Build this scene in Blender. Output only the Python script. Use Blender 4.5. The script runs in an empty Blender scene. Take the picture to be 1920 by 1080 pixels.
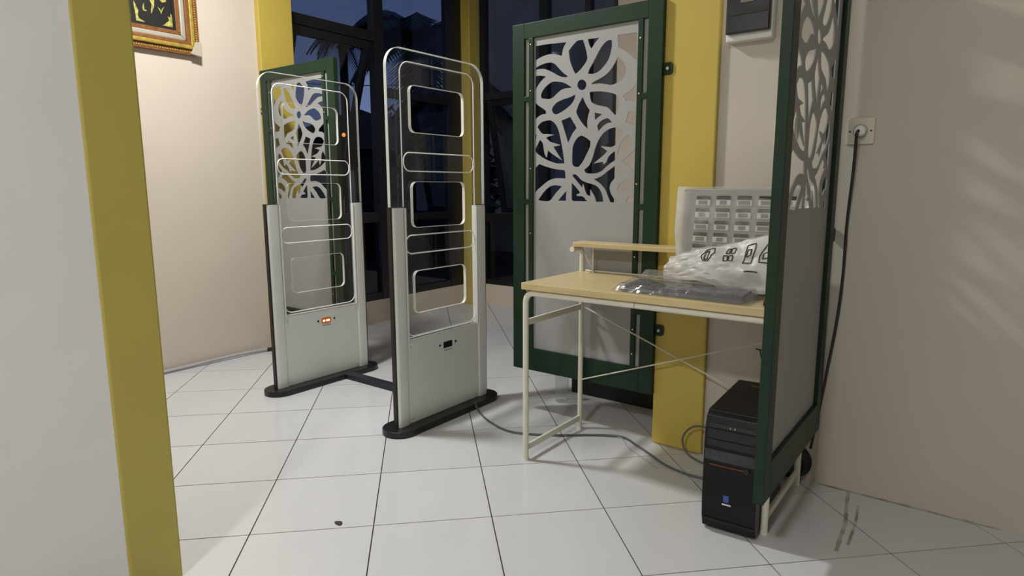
import bpy, bmesh, math, random
from mathutils import Vector, Matrix
random.seed(7)
PI = math.pi
C = bpy.context.scene.collection
SC = bpy.context.scene
# ------------------------------------------------------------------ camera, world, lights, exposure
# room frame: X along the back wall, Y towards the back wall, Z up (metres)
cam_data = bpy.data.cameras.new('camera')
cam = bpy.data.objects.new('camera', cam_data); C.objects.link(cam)
cam_data.sensor_width = 36.0; cam_data.sensor_fit = 'HORIZONTAL'
cam_data.lens = 36.0 * 1188.24 / 1920.0
cam_data.clip_start = 0.05; cam_data.clip_end = 300
YAW, PITCH, ROLL, CAMH = 0.6455683, 0.158088, -0.00304118, 1.12463
fw = Vector((-math.sin(YAW)*math.cos(PITCH), math.cos(YAW)*math.cos(PITCH), -math.sin(PITCH)))
rt0 = Vector((math.cos(YAW), math.sin(YAW), 0)); up0 = rt0.cross(fw)
rt = rt0*math.cos(ROLL) + up0*math.sin(ROLL); up = -rt0*math.sin(ROLL) + up0*math.cos(ROLL)
M = Matrix((rt, up, -fw)).transposed().to_4x4(); M.translation = Vector((0, 0, CAMH))
cam.matrix_world = M
SC.camera = cam

SC.view_settings.view_transform = 'Standard'; SC.view_settings.look = 'None'
SC.view_settings.gamma = 1.0; SC.view_settings.use_curve_mapping = False
SC.view_settings.exposure = 0.0

w = bpy.data.worlds.new('dusk'); SC.world = w; w.use_nodes = True
nt = w.node_tree; bg = nt.nodes['Background']
tc = nt.nodes.new('ShaderNodeTexCoord'); sx = nt.nodes.new('ShaderNodeSeparateXYZ'); cr = nt.nodes.new('ShaderNodeValToRGB')
nt.links.new(tc.outputs['Generated'], sx.inputs[0]); nt.links.new(sx.outputs['Z'], cr.inputs[0]); nt.links.new(cr.outputs[0], bg.inputs[0])
cr.color_ramp.elements[0].position = 0.0; cr.color_ramp.elements[0].color = (0.135, 0.175, 0.33, 1)
cr.color_ramp.elements[1].position = 0.6; cr.color_ramp.elements[1].color = (0.075, 0.115, 0.27, 1)
bg.inputs[1].default_value = 1.0

LAMPS = [((-2.80, 1.55, 3.04), 69.0, 0.22), ((-0.50, -1.5, 3.04), 60.0, 0.30), ((-2.75, 3.75, 3.04), 0.0, 0.22)]
LAMPCOL = (1.0, 0.995, 0.985)

# ------------------------------------------------------------------ materials
def lin(h):
    h = h.lstrip('#'); o = []
    for i in (0, 2, 4):
        c = int(h[i:i+2], 16)/255
        o.append(c/12.92 if c <= 0.04045 else ((c+0.055)/1.055)**2.4)
    return o
def mat(name, col, rough=0.5, metal=0.0, var=0.06, scale=6.0, bump=0.0, bscale=60.0, spec=0.5, stretch=None, alpha=None, objvar=0.0):
    m = bpy.data.materials.new(name); m.use_nodes = True
    n = m.node_tree; b = n.nodes['Principled BSDF']
    c = lin(col) if isinstance(col, str) else col
    t = n.nodes.new('ShaderNodeTexCoord'); mp = n.nodes.new('ShaderNodeMapping')
    n.links.new(t.outputs['Object'], mp.inputs[0])
    if stretch: mp.inputs['Scale'].default_value = stretch
    nz = n.nodes.new('ShaderNodeTexNoise'); nz.inputs['Scale'].default_value = scale; nz.inputs['Detail'].default_value = 4
    n.links.new(mp.outputs[0], nz.inputs['Vector'])
    r = n.nodes.new('ShaderNodeValToRGB'); e = r.color_ramp.elements
    e[0].position = 0.3; e[1].position = 0.7
    e[0].color = (*[max(0, x*(1-var)) for x in c], 1); e[1].color = (*[min(1, x*(1+var)) for x in c], 1)
    n.links.new(nz.outputs['Fac'], r.inputs[0])
    src = r.outputs[0]
    if objvar:
        oi = n.nodes.new('ShaderNodeObjectInfo'); hs = n.nodes.new('ShaderNodeHueSaturation')
        mr = n.nodes.new('ShaderNodeMapRange'); mr.inputs[3].default_value = 1-objvar; mr.inputs[4].default_value = 1+objvar*0.4
        n.links.new(oi.outputs['Random'], mr.inputs[0]); n.links.new(mr.outputs[0], hs.inputs['Value']); n.links.new(src, hs.inputs['Color'])
        src = hs.outputs[0]
    n.links.new(src, b.inputs['Base Color'])
    b.inputs['Roughness'].default_value = rough; b.inputs['Metallic'].default_value = metal
    b.inputs['Specular IOR Level'].default_value = spec
    if bump:
        n2 = n.nodes.new('ShaderNodeTexNoise'); n2.inputs['Scale'].default_value = bscale; n2.inputs['Detail'].default_value = 5
        n.links.new(mp.outputs[0], n2.inputs['Vector'])
        bp = n.nodes.new('ShaderNodeBump'); bp.inputs['Strength'].default_value = bump; bp.inputs['Distance'].default_value = 0.01
        n.links.new(n2.outputs['Fac'], bp.inputs['Height']); n.links.new(bp.outputs[0], b.inputs['Normal'])
    return m
def glassy(name, tint=(1, 1, 1), refl=1.0, rough=0.0, bump=0.0, haze=0.0, hazecol=(0.8, 0.8, 0.8), bscale=12, ior=1.45):
    m = bpy.data.materials.new(name); m.use_nodes = True
    n = m.node_tree; n.nodes.remove(n.nodes['Principled BSDF']); out = n.nodes['Material Output']
    tr = n.nodes.new('ShaderNodeBsdfTransparent'); tr.inputs[0].default_value = (*tint, 1)
    gl = n.nodes.new('ShaderNodeBsdfGlossy'); gl.inputs['Roughness'].default_value = rough; gl.inputs['Color'].default_value = (refl, refl, refl, 1)
    fr = n.nodes.new('ShaderNodeLayerWeight'); fr.inputs['Blend'].default_value = 0.5
    pw_ = n.nodes.new('ShaderNodeMath'); pw_.operation = 'POWER'; pw_.inputs[1].default_value = 4.0; n.links.new(fr.outputs['Facing'], pw_.inputs[0])
    f0 = ((ior-1)/(ior+1))**2
    ma = n.nodes.new('ShaderNodeMath'); ma.operation = 'MULTIPLY_ADD'; ma.inputs[1].default_value = 1-f0; ma.inputs[2].default_value = f0; n.links.new(pw_.outputs[0], ma.inputs[0])
    mx = n.nodes.new('ShaderNodeMixShader'); n.links.new(ma.outputs[0], mx.inputs[0])
    base = tr.outputs[0]
    if bump:
        t = n.nodes.new('ShaderNodeTexCoord'); nz = n.nodes.new('ShaderNodeTexNoise'); nz.inputs['Scale'].default_value = bscale; nz.inputs['Detail'].default_value = 3
        n.links.new(t.outputs['Object'], nz.inputs['Vector'])
        bp = n.nodes.new('ShaderNodeBump'); bp.inputs['Strength'].default_value = bump; bp.inputs['Distance'].default_value = 0.02
        n.links.new(nz.outputs['Fac'], bp.inputs['Height'])
        n.links.new(bp.outputs[0], gl.inputs['Normal']); n.links.new(bp.outputs[0], fr.inputs['Normal'])
    if haze:
        df = n.nodes.new('ShaderNodeBsdfDiffuse'); df.inputs[0].default_value = (*hazecol, 1)
        tl = n.nodes.new('ShaderNodeBsdfTranslucent'); tl.inputs[0].default_value = (*hazecol, 1)
        m1 = n.nodes.new('ShaderNodeMixShader'); m1.inputs[0].default_value = 0.3
        n.links.new(df.outputs[0], m1.inputs[1]); n.links.new(tl.outputs[0], m1.inputs[2])
        m2 = n.nodes.new('ShaderNodeMixShader'); m2.inputs[0].default_value = haze
        n.links.new(tr.outputs[0], m2.inputs[1]); n.links.new(m1.outputs[0], m2.inputs[2]); base = m2.outputs[0]
    n.links.new(base, mx.inputs[1]); n.links.new(gl.outputs[0], mx.inputs[2]); n.links.new(mx.outputs[0], out.inputs[0])
    return m
def emis(name, col, k):
    m = bpy.data.materials.new(name); m.use_nodes = True
    n = m.node_tree; n.nodes.remove(n.nodes['Principled BSDF'])
    e = n.nodes.new('ShaderNodeEmission'); e.inputs[0].default_value = (*lin(col), 1); e.inputs[1].default_value = k
    n.links.new(e.outputs[0], n.nodes['Material Output'].inputs[0]); return m

X = {}
X['tile'] = mat('white_glazed_tile', (0.60, 0.605, 0.61), 0.16, var=0.03, scale=3, objvar=0.04, spec=0.45, bump=0.01, bscale=8)
X['grout'] = mat('dark_grout', '#3a3530', 0.9)
X['cream'] = mat('cream_wall_paint', (0.64, 0.56, 0.465), 0.6, var=0.03, scale=2, bump=0.04, bscale=40, spec=0.3)
X['cream_shaded'] = mat('shaded_cream_wall_paint', (0.55, 0.505, 0.43), 0.6, var=0.03, scale=2, bump=0.04, bscale=40, spec=0.3)  # same cream paint, darkened: the right wall's shade is in the colour
X['white_paint'] = mat('white_wall_paint', (0.88, 0.88, 0.87), 0.7, var=0.02)
X['yellow'] = mat('yellow_column_paint', (0.54, 0.41, 0.075), 0.45, var=0.03, scale=3, bump=0.03, bscale=30)
X['yellow2'] = mat('olive_yellow_column_paint', (0.52, 0.44, 0.10), 0.5, var=0.04, scale=3, bump=0.03, bscale=30)
X['ceil'] = mat('ceiling_paint', (0.8, 0.79, 0.76), 0.8)
X['winframe'] = mat('black_window_metal', '#15151a', 0.35, var=0.15, scale=12)
X['glass'] = glassy('window_glass', (0.62, 0.65, 0.68), 0.8)
X['green'] = mat('dark_green_enamel', (0.008, 0.029, 0.013), 0.45, var=0.12, scale=5, spec=0.3)
X['board'] = mat('silver_composite_board', (0.33, 0.33, 0.325), 0.5, metal=0.0, var=0.03, scale=2)
X['screw'] = mat('bright_screw_metal', (0.75, 0.68, 0.5), 0.25, metal=0.8)
X['gatewhite'] = mat('silver_white_gate_metal', (0.76, 0.79, 0.77), 0.34, metal=0.15, var=0.02, scale=2, bump=0.01)
X['gateedge'] = mat('bright_aluminium_trim', (0.85, 0.86, 0.84), 0.25, metal=0.3, var=0.02)
X['black'] = mat('black_plastic', '#141417', 0.35, var=0.2, scale=10)
X['blackmatte'] = mat('black_rubber', '#121214', 0.6, var=0.2)
X['navy'] = mat('blue_black_cable_cover', '#1b1e2a', 0.5, var=0.15)
X['brownseal'] = mat('brown_black_gasket', '#241a15', 0.5, var=0.2)
X['acrylic'] = glassy('clear_acrylic', (0.965, 0.975, 0.97), 0.8)
X['acrylic_edge'] = glassy('acrylic_edge_painted_glow', (0.9, 0.92, 0.9), 0.9, 0.15, haze=0.9, hazecol=(0.9, 0.9, 0.86))  # hazed white to stand in for light caught in the sheet's edges
X['engrave'] = mat('frosted_engraving_glow', (0.93, 0.94, 0.92), 0.3, var=0.02)  # pale frosting, whitened further to paint in the highlights along the grooves
X['wood'] = mat('pale_birch_laminate', (0.56, 0.45, 0.235), 0.32, var=0.08, scale=5, stretch=(1.5, 18, 18))
X['deskmetal'] = mat('cream_white_steel', (0.74, 0.71, 0.60), 0.35, var=0.03)
X['bag'] = glassy('milky_plastic_bag', (0.96, 0.96, 0.95), 0.9, 0.22, bump=0.25, haze=0.131, hazecol=(0.86, 0.85, 0.82), bscale=9)
def cloudy(m, lo, hi, xedge):
    # white sheen painted in as noise-driven milky patches; side seams milkier too
    n = m.node_tree; mixes = [q for q in n.nodes if q.type == 'MIX_SHADER' and abs(q.inputs[0].default_value-0.131) < 1e-4]
    t = n.nodes.new('ShaderNodeTexCoord'); nz = n.nodes.new('ShaderNodeTexNoise'); nz.inputs['Scale'].default_value = 7; nz.inputs['Detail'].default_value = 3; nz.inputs['Distortion'].default_value = 1.2
    n.links.new(t.outputs['Object'], nz.inputs['Vector'])
    r = n.nodes.new('ShaderNodeMapRange'); r.inputs[1].default_value = 0.45; r.inputs[2].default_value = 0.72; r.inputs[3].default_value = lo; r.inputs[4].default_value = hi
    n.links.new(nz.outputs['Fac'], r.inputs[0])
    sx = n.nodes.new('ShaderNodeSeparateXYZ'); n.links.new(t.outputs['Object'], sx.inputs[0])
    ab = n.nodes.new('ShaderNodeMath'); ab.operation = 'ABSOLUTE'; n.links.new(sx.outputs['X'], ab.inputs[0])
    r2 = n.nodes.new('ShaderNodeMapRange'); r2.inputs[1].default_value = xedge; r2.inputs[2].default_value = xedge+0.05; r2.inputs[3].default_value = 0.0; r2.inputs[4].default_value = 0.55
    n.links.new(ab.outputs[0], r2.inputs[0])
    mx = n.nodes.new('ShaderNodeMath'); mx.operation = 'MAXIMUM'; n.links.new(r.outputs[0], mx.inputs[0]); n.links.new(r2.outputs[0], mx.inputs[1])
    for q in mixes: n.links.new(mx.outputs[0], q.inputs[0])
cloudy(X['bag'], 0.10, 0.42, 0.17)
X['bagfold'] = glassy('milky_plastic_fold', (0.96, 0.96, 0.95), 0.7, 0.35, bump=0.3, haze=0.70, hazecol=(0.86, 0.84, 0.80), bscale=9)
X['clear'] = glassy('clear_crinkled_film', (0.93, 0.94, 0.95), 0.8, 0.18, bump=0.35, haze=0.26, hazecol=(0.45, 0.45, 0.46), bscale=16, ior=1.6)
X['padwhite'] = mat('pale_grey_plastic', '#94938d', 0.5)
X['slot'] = mat('charcoal_slot', '#1d1c1b', 0.5)
X['labelg'] = mat('grey_label', '#75746e', 0.5)
X['labelw'] = mat('light_label_frame', '#cfcec6', 0.5)
X['ink'] = mat('black_print', '#17171a', 0.5)
X['keys'] = mat('dark_grey_keys', '#2b2d31', 0.4)
X['pc'] = mat('black_case_paint', '#0b0b0d', 0.38, var=0.2, scale=4, spec=0.3)
X['pcgloss'] = mat('smoky_glossy_strip', '#2f3236', 0.18, var=0.55, scale=22)
X['copper'] = mat('copper_line', '#8a4a22', 0.35, metal=0.5)
X['blue'] = mat('blue_badge', '#3a56a0', 0.4)
X['whitep'] = mat('white_plastic', '#e2e2dc', 0.35, var=0.02)
X['socketp'] = mat('ivory_socket_plastic', '#cfcbb8', 0.35, var=0.02)
X['smoke'] = mat('smoky_breaker_cover', '#28272a', 0.12, var=0.2)
X['cablegrey'] = mat('grey_cable_sheath', '#5c5e60', 0.45)
X['cablewhite'] = mat('pale_grey_conduit', '#a9abad', 0.45)
X['gold'] = mat('gold_gilding', (0.62, 0.47, 0.10), 0.32, metal=0.55, var=0.25, scale=40)
X['brown'] = mat('red_brown_moulding', (0.22, 0.085, 0.025), 0.35, var=0.3, scale=60)
X['silver'] = mat('silver_moulding', (0.48, 0.46, 0.38), 0.35, metal=0.3)
X['canvas'] = mat('black_canvas', '#161412', 0.5, var=0.3)
X['goldpaint'] = mat('yellow_gold_paint', (0.48, 0.44, 0.12), 0.4, metal=0.2, var=0.5, scale=70)
X['card'] = mat('grey_card_corner', '#b5aa98', 0.7)
X['bottle'] = glassy('clear_bottle_plastic', (0.9, 0.92, 0.92), 0.9, 0.05, bump=0.2, haze=0.12)
X['leaf'] = mat('dark_palm_leaf', '#1c2420', 0.6, var=0.3)
X['trunk'] = mat('palm_trunk_bark', '#221c18', 0.8, var=0.3)
X['ground'] = mat('dark_yard_ground', '#23221f', 0.9, var=0.3)
X['housew'] = mat('pale_house_wall', (0.62, 0.50, 0.32), 0.8, var=0.1, scale=2)
X['roof'] = mat('dark_roof_tiles', '#2a211d', 0.7, var=0.3)
X['darkwall'] = mat('dark_shed_wall', '#1a1a1c', 0.8, var=0.3)
X['orange'] = emis('orange_display_backlight', '#b4551f', 0.8)
X['digit'] = emis('white_display_digits', '#fff3d8', 1.1)
X['amber'] = emis('amber_street_bulb', '#ff9a3c', 3.0)
X['lamp'] = emis('lamp_diffuser', '#fff6e6', 6.0)
def stainmat():
    m = bpy.data.materials.new('rust_stain'); m.use_nodes = True
    n = m.node_tree; b = n.nodes['Principled BSDF']; b.inputs['Base Color'].default_value = (0.34, 0.22, 0.10, 1); b.inputs['Roughness'].default_value = 0.6
    t = n.nodes.new('ShaderNodeTexCoord'); nz = n.nodes.new('ShaderNodeTexNoise'); nz.inputs['Scale'].default_value = 14; nz.inputs['Detail'].default_value = 4
    n.links.new(t.outputs['Object'], nz.inputs['Vector'])
    r = n.nodes.new('ShaderNodeMapRange'); r.inputs[1].default_value = 0.35; r.inputs[2].default_value = 0.7; r.inputs[3].default_value = 0.12; r.inputs[4].default_value = 0.7
    n.links.new(nz.outputs['Fac'], r.inputs[0]); n.links.new(r.outputs[0], b.inputs['Alpha']); return m
X['stain'] = stainmat()

# ------------------------------------------------------------------ mesh helpers
class G:
    def __init__(s): s.v = []; s.f = []
    def add(s, v, f):
        o = len(s.v); s.v += [tuple(x) for x in v]; s.f += [tuple(i+o for i in q) for q in f]; return s
    def box(s, x0, x1, y0, y1, z0, z1):
        return s.add([(x0,y0,z0),(x1,y0,z0),(x1,y1,z0),(x0,y1,z0),(x0,y0,z1),(x1,y0,z1),(x1,y1,z1),(x0,y1,z1)],
                     [(0,3,2,1),(4,5,6,7),(0,1,5,4),(1,2,6,5),(2,3,7,6),(3,0,4,7)])
    def prism(s, poly, h0, h1, fn):
        n = len(poly); v = [fn(x, y, h0) for x, y in poly] + [fn(x, y, h1) for x, y in poly]
        f = [tuple(range(n))[::-1], tuple(range(n, 2*n))] + [(i, (i+1) % n, n+(i+1) % n, n+i) for i in range(n)]
        return s.add(v, f)
    def tube(s, path, r, n=8, closed=False, flat=None):
        P = [Vector(p) for p in path]; L = len(P); rings = []; prev = None
        for i in range(L):
            if closed: d = P[(i+1) % L]-P[i-1]
            else: d = P[min(i+1, L-1)]-P[max(i-1, 0)]
            d.normalize()
            if prev is None:
                a = Vector((0,0,1)) if abs(d.z) < 0.9 else Vector((1,0,0))
                u = d.cross(a).normalized()
            else:
                u = (prev - d*prev.dot(d)).normalized()
            prev = u; w_ = d.cross(u)
            ra, rb = (r, r) if flat is None else (r, flat)
            rings.append([P[i]+u*math.cos(2*PI*k/n)*ra+w_*math.sin(2*PI*k/n)*rb for k in range(n)])
        v = [p for rg in rings for p in rg]; f = []
        for i in range(L if closed else L-1):
            j = (i+1) % L
            for k in range(n): f.append((i*n+k, i*n+(k+1) % n, j*n+(k+1) % n, j*n+k))
        if not closed: f += [tuple(range(n))[::-1], tuple(range((L-1)*n, L*n))]
        return s.add(v, f)
    def lathe(s, prof, c, n=16, axis='z'):
        cx, cy, cz = c; v = []; f = []
        for r, h in prof:
            for k in range(n):
                a = 2*PI*k/n; p = (r*math.cos(a), r*math.sin(a), h)
                if axis == 'x': p = (p[2], p[0], p[1])
                elif axis == 'y': p = (p[0], p[2], p[1])
                v.append((cx+p[0], cy+p[1], cz+p[2]))
        for i in range(len(prof)-1):
            for k in range(n): f.append((i*n+k, i*n+(k+1) % n, (i+1)*n+(k+1) % n, (i+1)*n+k))
        f += [tuple(range(n))[::-1], tuple(range((len(prof)-1)*n, len(prof)*n))]
        return s.add(v, f)
    def grid(s, nu, nv, fn):
        v = [fn(i/nu, j/nv) for j in range(nv+1) for i in range(nu+1)]
        f = [(j*(nu+1)+i, j*(nu+1)+i+1, (j+1)*(nu+1)+i+1, (j+1)*(nu+1)+i) for j in range(nv) for i in range(nu)]
        return s.add(v, f)
    def mesh(s, name, m, bevel=0, seg=2, smooth=False):
        me = bpy.data.meshes.new(name); me.from_pydata(s.v, [], s.f)
        bm = bmesh.new(); bm.from_mesh(me)
        bmesh.ops.recalc_face_normals(bm, faces=bm.faces)
        if bevel:
            es = [e for e in bm.edges if len(e.link_faces) == 2 and e.calc_face_angle(0) > 0.6]
            bmesh.ops.bevel(bm, geom=es, offset=bevel, segments=seg, affect='EDGES', profile=0.5, clamp_overlap=True)
        bm.to_mesh(me); bm.free()
        if smooth:
            for p in me.polygons: p.use_smooth = True
            try: me.set_sharp_from_angle(angle=0.7)
            except Exception: pass
        me.materials.append(m); return me
    def obj(s, name, m, parent=None, bevel=0, seg=2, smooth=False, loc=None, rotz=None):
        return put(s.mesh(name, m, bevel, seg, smooth), name, parent, loc, rotz)
def put(me, name, parent=None, loc=None, rotz=None):
    o = bpy.data.objects.new(name, me); C.objects.link(o)
    if parent: o.parent = parent
    if loc: o.location = loc
    if rotz: o.rotation_euler = (0, 0, rotz)
    return o
def thing(name, label, cat, loc=(0,0,0), rotz=0, group=None):
    o = bpy.data.objects.new(name, None); C.objects.link(o); o.empty_display_size = 0.1
    o.location = loc; o.rotation_euler = (0, 0, rotz); return tag(o, label, cat, group)
def tag(o, label, cat, group=None):
    o['label'] = label; o['category'] = cat
    if group: o['group'] = group
    return o
def struct(o, label=None):
    o['kind'] = 'structure'
    if label: o['label'] = label
    return o
def sempty(name, loc=(0,0,0)):
    o = bpy.data.objects.new(name, None); C.objects.link(o); o.location = loc; return struct(o)
def rrect(x0, x1, y0, y1, r, n=6, corners=(1,1,1,1)):
    o = []
    for k, (cx, cy, a0) in enumerate(((x1-r, y1-r, 0), (x0+r, y1-r, PI/2), (x0+r, y0+r, PI), (x1-r, y0+r, 1.5*PI))):
        if not corners[k]:
            o.append(((x1, y1), (x0, y1), (x0, y0), (x1, y0))[k]); continue
        for i in range(n+1):
            a = a0+PI/2*i/n; o.append((cx+r*math.cos(a), cy+r*math.sin(a)))
    return o
def smoothpoly(P, sub=3, ang=48):
    n = len(P); V = [Vector((x, y)) for x, y in P]; sharp = []
    for i in range(n):
        a = V[i]-V[i-1]; b = V[(i+1) % n]-V[i]; sharp.append(abs(a.angle_signed(b, 0)) > math.radians(ang))
    o = []
    for i in range(n):
        j = (i+1) % n; p1, p2 = V[i], V[j]
        t1 = (p2-p1) if sharp[i] else (V[j]-V[i-1])*0.5
        t2 = (p2-p1) if sharp[j] else (V[(j+1) % n]-p1)*0.5
        L = (p2-p1).length
        if t1.length > 1.1*L: t1 = t1.normalized()*L*1.1
        if t2.length > 1.1*L: t2 = t2.normalized()*L*1.1
        for k in range(sub):
            t = k/sub; h = (2*t**3-3*t**2+1, t**3-2*t**2+t, -2*t**3+3*t**2, t**3-t**2)
            q = h[0]*p1+h[1]*t1+h[2]*p2+h[3]*t2; o.append((q.x, q.y))
    return o
def plate(polys, half, fn, name, m):
    """flat plate with holes: outline polys (first outer, rest holes), thickness 2*half; fn maps (x, y, h) to 3-D"""
    from mathutils.geometry import delaunay_2d_cdt
    def clean(P):
        o = []
        for p in P:
            if not o or (Vector(p)-Vector(o[-1])).length > 2e-4: o.append(tuple(p))
        if (Vector(o[0])-Vector(o[-1])).length < 2e-4: o.pop()
        return o
    polys = [clean(P) for P in polys]
    V = []; E = []
    for P in polys:
        k = len(V); V += [Vector(p) for p in P]; E += [(k+i, k+(i+1) % len(P)) for i in range(len(P))]
    def inside(P, x, y):
        c = False
        for i in range(len(P)):
            (x0, y0), (x1, y1) = P[i-1], P[i]
            if (y0 > y) != (y1 > y) and x < (x1-x0)*(y-y0)/(y1-y0)+x0: c = not c
        return c
    vs, es, fs, *_ = delaunay_2d_cdt(V, E, [], 0, 1e-6)
    keep = []
    for f in fs:
        cx = sum(vs[i].x for i in f)/len(f); cy = sum(vs[i].y for i in f)/len(f)
        if inside(polys[0], cx, cy) and not any(inside(P, cx, cy) for P in polys[1:]): keep.append(tuple(f))
    n = len(vs); g = G(); cnt = {}
    for f in keep:
        for i in range(len(f)):
            e = (f[i], f[(i+1) % len(f)]); cnt[e] = cnt.get(e, 0)+1
    F = [tuple(f) for f in keep]+[tuple(i+n for i in reversed(f)) for f in keep]
    for (i, j) in cnt:
        if (j, i) not in cnt: F.append((j, i, i+n, j+n))
    g.add([fn(v.x, v.y, half) for v in vs]+[fn(v.x, v.y, -half) for v in vs], F)
    me = g.mesh(name, m)
    bm = bmesh.new(); bm.from_mesh(me)
    bmesh.ops.delete(bm, geom=[v for v in bm.verts if not v.link_faces], context='VERTS'); bm.to_mesh(me); bm.free()
    return me
def catmull(P, sub=6):
    V = [Vector(p) for p in P]; o = []
    for i in range(len(V)-1):
        p0 = V[max(i-1, 0)]; p1 = V[i]; p2 = V[i+1]; p3 = V[min(i+2, len(V)-1)]
        for k in range(sub):
            t = k/sub
            o.append(0.5*((2*p1)+(p2-p0)*t+(2*p0-5*p1+4*p2-p3)*t*t+(3*p1-p0-3*p2+p3)*t**3))
    o.append(V[-1]); return o
def noise3(x, y, z=0.0):
    from mathutils import noise
    return noise.noise(Vector((x, y, z)))

# ================================================================== SETTING
H = 3.1
# ---- floor with separate tiles laid at 45 degrees to the walls
fl = G().box(-4.3, 3.2, -3.2, 4.95, -0.06, -0.0025).obj('floor', X['grout']); struct(fl)
TS, GAP = 0.4, 0.0042
O0 = Vector((-1.8495, 1.0185)); ta = 0.13983 + YAW
A1 = Vector((math.cos(ta), math.sin(ta)))*TS; B1 = Vector((-math.sin(ta), math.cos(ta)))*TS
def clip(poly, nx, ny, d):                                   # keep nx*x+ny*y <= d
    o = []
    for i in range(len(poly)):
        p, q = poly[i-1], poly[i]; a = nx*p[0]+ny*p[1]-d; b = nx*q[0]+ny*q[1]-d
        if (a <= 0) != (b <= 0):
            t = a/(a-b); o.append((p[0]+(q[0]-p[0])*t, p[1]+(q[1]-p[1])*t))
        if b <= 0: o.append(q)
    return o
def tile_mesh(poly, name='tile'):
    g = G(); g.prism(poly, -0.009, 0.0, lambda x, y, h: (x, y, h)); return g.mesh(name, X['tile'])
e0 = GAP/2/TS
base_poly = [tuple(A1*u+B1*v_) for u, v_ in ((e0,e0),(1-e0,e0),(1-e0,1-e0),(e0,1-e0))]
full = tile_mesh(base_poly)
rest = G(); ntile = 0
Minv = M.inverted()
def inview(p):
    q = Minv @ Vector(p)
    return q.z < -0.2 and abs(q.x/q.z)*1188.24 < 1020 and abs(q.y/q.z)*1188.24 < 620
for i in range(-22, 23):
    for j in range(-22, 23):
        o = O0 + A1*i + B1*j
        P = [(o.x+x, o.y+y) for x, y in base_poly]; c = o + (A1+B1)*0.5
        Q = clip(clip(clip(clip(P, -1, 0, 4.05), 0, 1, 4.74), 1, 0, 3.02), 0, -1, 3.02)
        if len(Q) < 3: continue
        if c.x > -1.0: Q = clip(Q, 0, 1, 2.55)
        if len(Q) < 3: continue
        vis = any(inview((x, y, 0)) for x, y in Q) and ntile < 290
        whole = len(Q) == 4 and all(abs(a[0]-b[0])+abs(a[1]-b[1]) < 1e-6 for a, b in zip(sorted(Q), sorted(P)))
        if vis:
            ntile += 1
            if whole: put(full, 'tile', fl, (o.x, o.y, 0))
            else: put(tile_mesh(Q), 'tile', fl)
        else: rest.prism(Q, -0.009, 0.0, lambda x, y, h: (x, y, h))
t = rest.obj('tile_field', X['tile'], fl); t['kind'] = 'stuff'
# rust stains, a chipped tile and a paint speck on the floor
def blot(path, wd, z, name='stain'):
    P = catmull([(*p, 0) for p in path], 5); L = []; R = []
    for k, p in enumerate(P):
        d = (P[min(k+1, len(P)-1)]-P[max(k-1, 0)]).normalized(); nrm = Vector((-d.y, d.x, 0)); ww = wd*(0.55+0.5*noise3(k*0.7, wd*90, 3)+0.3)
        L.append((p.x+nrm.x*ww, p.y+nrm.y*ww)); R.append((p.x-nrm.x*ww, p.y-nrm.y*ww))
    g = G(); n = len(L); v = [(x, y, z) for x, y in L]+[(x, y, z) for x, y in R]
    g.add(v, [(k, k+1, n+k+1, n+k) for k in range(n-1)])
    o = g.obj(name, X['stain'], fl); o['label'] = 'rust brown stain on the white tiles'; return o
blot([(-0.33,2.51),(-0.318,2.40),(-0.30,2.27),(-0.295,2.15),(-0.29,2.06)], 0.007, 0.0008)
blot([(-0.285,2.42),(-0.275,2.33),(-0.27,2.22),(-0.268,2.12)], 0.005, 0.0009)
blot([(-0.44,2.522),(-0.3,2.52),(-0.15,2.522),(0.0,2.52),(0.12,2.522)], 0.009, 0.0010)
blot([(-1.10,2.508),(-1.0,2.506),(-0.9,2.508)], 0.006, 0.0010)
ch = G().prism(smoothpoly([(-1.69,1.236),(-1.675,1.229),(-1.655,1.232),(-1.66,1.245),(-1.672,1.252),(-1.684,1.244)]), 0.0003, 0.003, lambda x, y, h: (x, y, h)).obj('chip', X['grout'], fl)
ch['label'] = 'dark chip in a white floor tile'

def swall(name, b, m): return struct(G().box(*b).obj(name, X[m]))
swall('ceiling', (-4.3, 3.2, -3.2, 4.95, H, H+0.1), 'ceil')
swall('wall_left', (-4.18, -3.98, -3.0, 2.60, 0, H), 'cream')
swall('wall_back', (-2.505, -0.9, 4.73, 4.9, 0, H), 'cream')
swall('wall_recess', (-1.0, -0.8, 2.60, 4.73, 0, H), 'cream')
swall('wall_right', (-0.93, 3.0, 2.535, 2.70, 0, H), 'cream_shaded')
swall('wall_far_right', (3.0, 3.2, -3.0, 2.535, 0, H), 'cream_shaded')
swall('wall_rear', (-4.18, 3.0, -3.2, -3.0, 0, H), 'cream')
swall('wall_front_left', (-1.96, -1.80, -3.0, 0.64, 0, H), 'white_paint')
swall('trim_1', (-4.18, -4.04, 2.74, 4.86, 0, 0.192), 'cream')            # low plinths under the windows
swall('trim_2', (-4.04, -2.505, 4.73, 4.9, 0, 0.192), 'cream')
def column(name, b, m, label):
    return struct(G().box(*b).obj(name, X[m], bevel=0.006), label)
column('trim_3', (-2.05, -1.795, 0.64, 0.779, 0, H), 'yellow2', 'olive yellow painted column edge at the left, nearest the camera')
column('trim_4', (-4.18, -3.94, 2.49, 2.745, 0, H), 'yellow', 'yellow painted column between cream wall and dark window')
column('trim_5', (-4.05, -3.94, 4.60, 4.74, 0, H), 'yellow', 'slim yellow painted column in the far corner between two windows')
column('trim_6', (-1.119, -0.893, 2.514, 2.74, 0, H), 'yellow', 'wide yellow painted column behind the desk')

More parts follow.
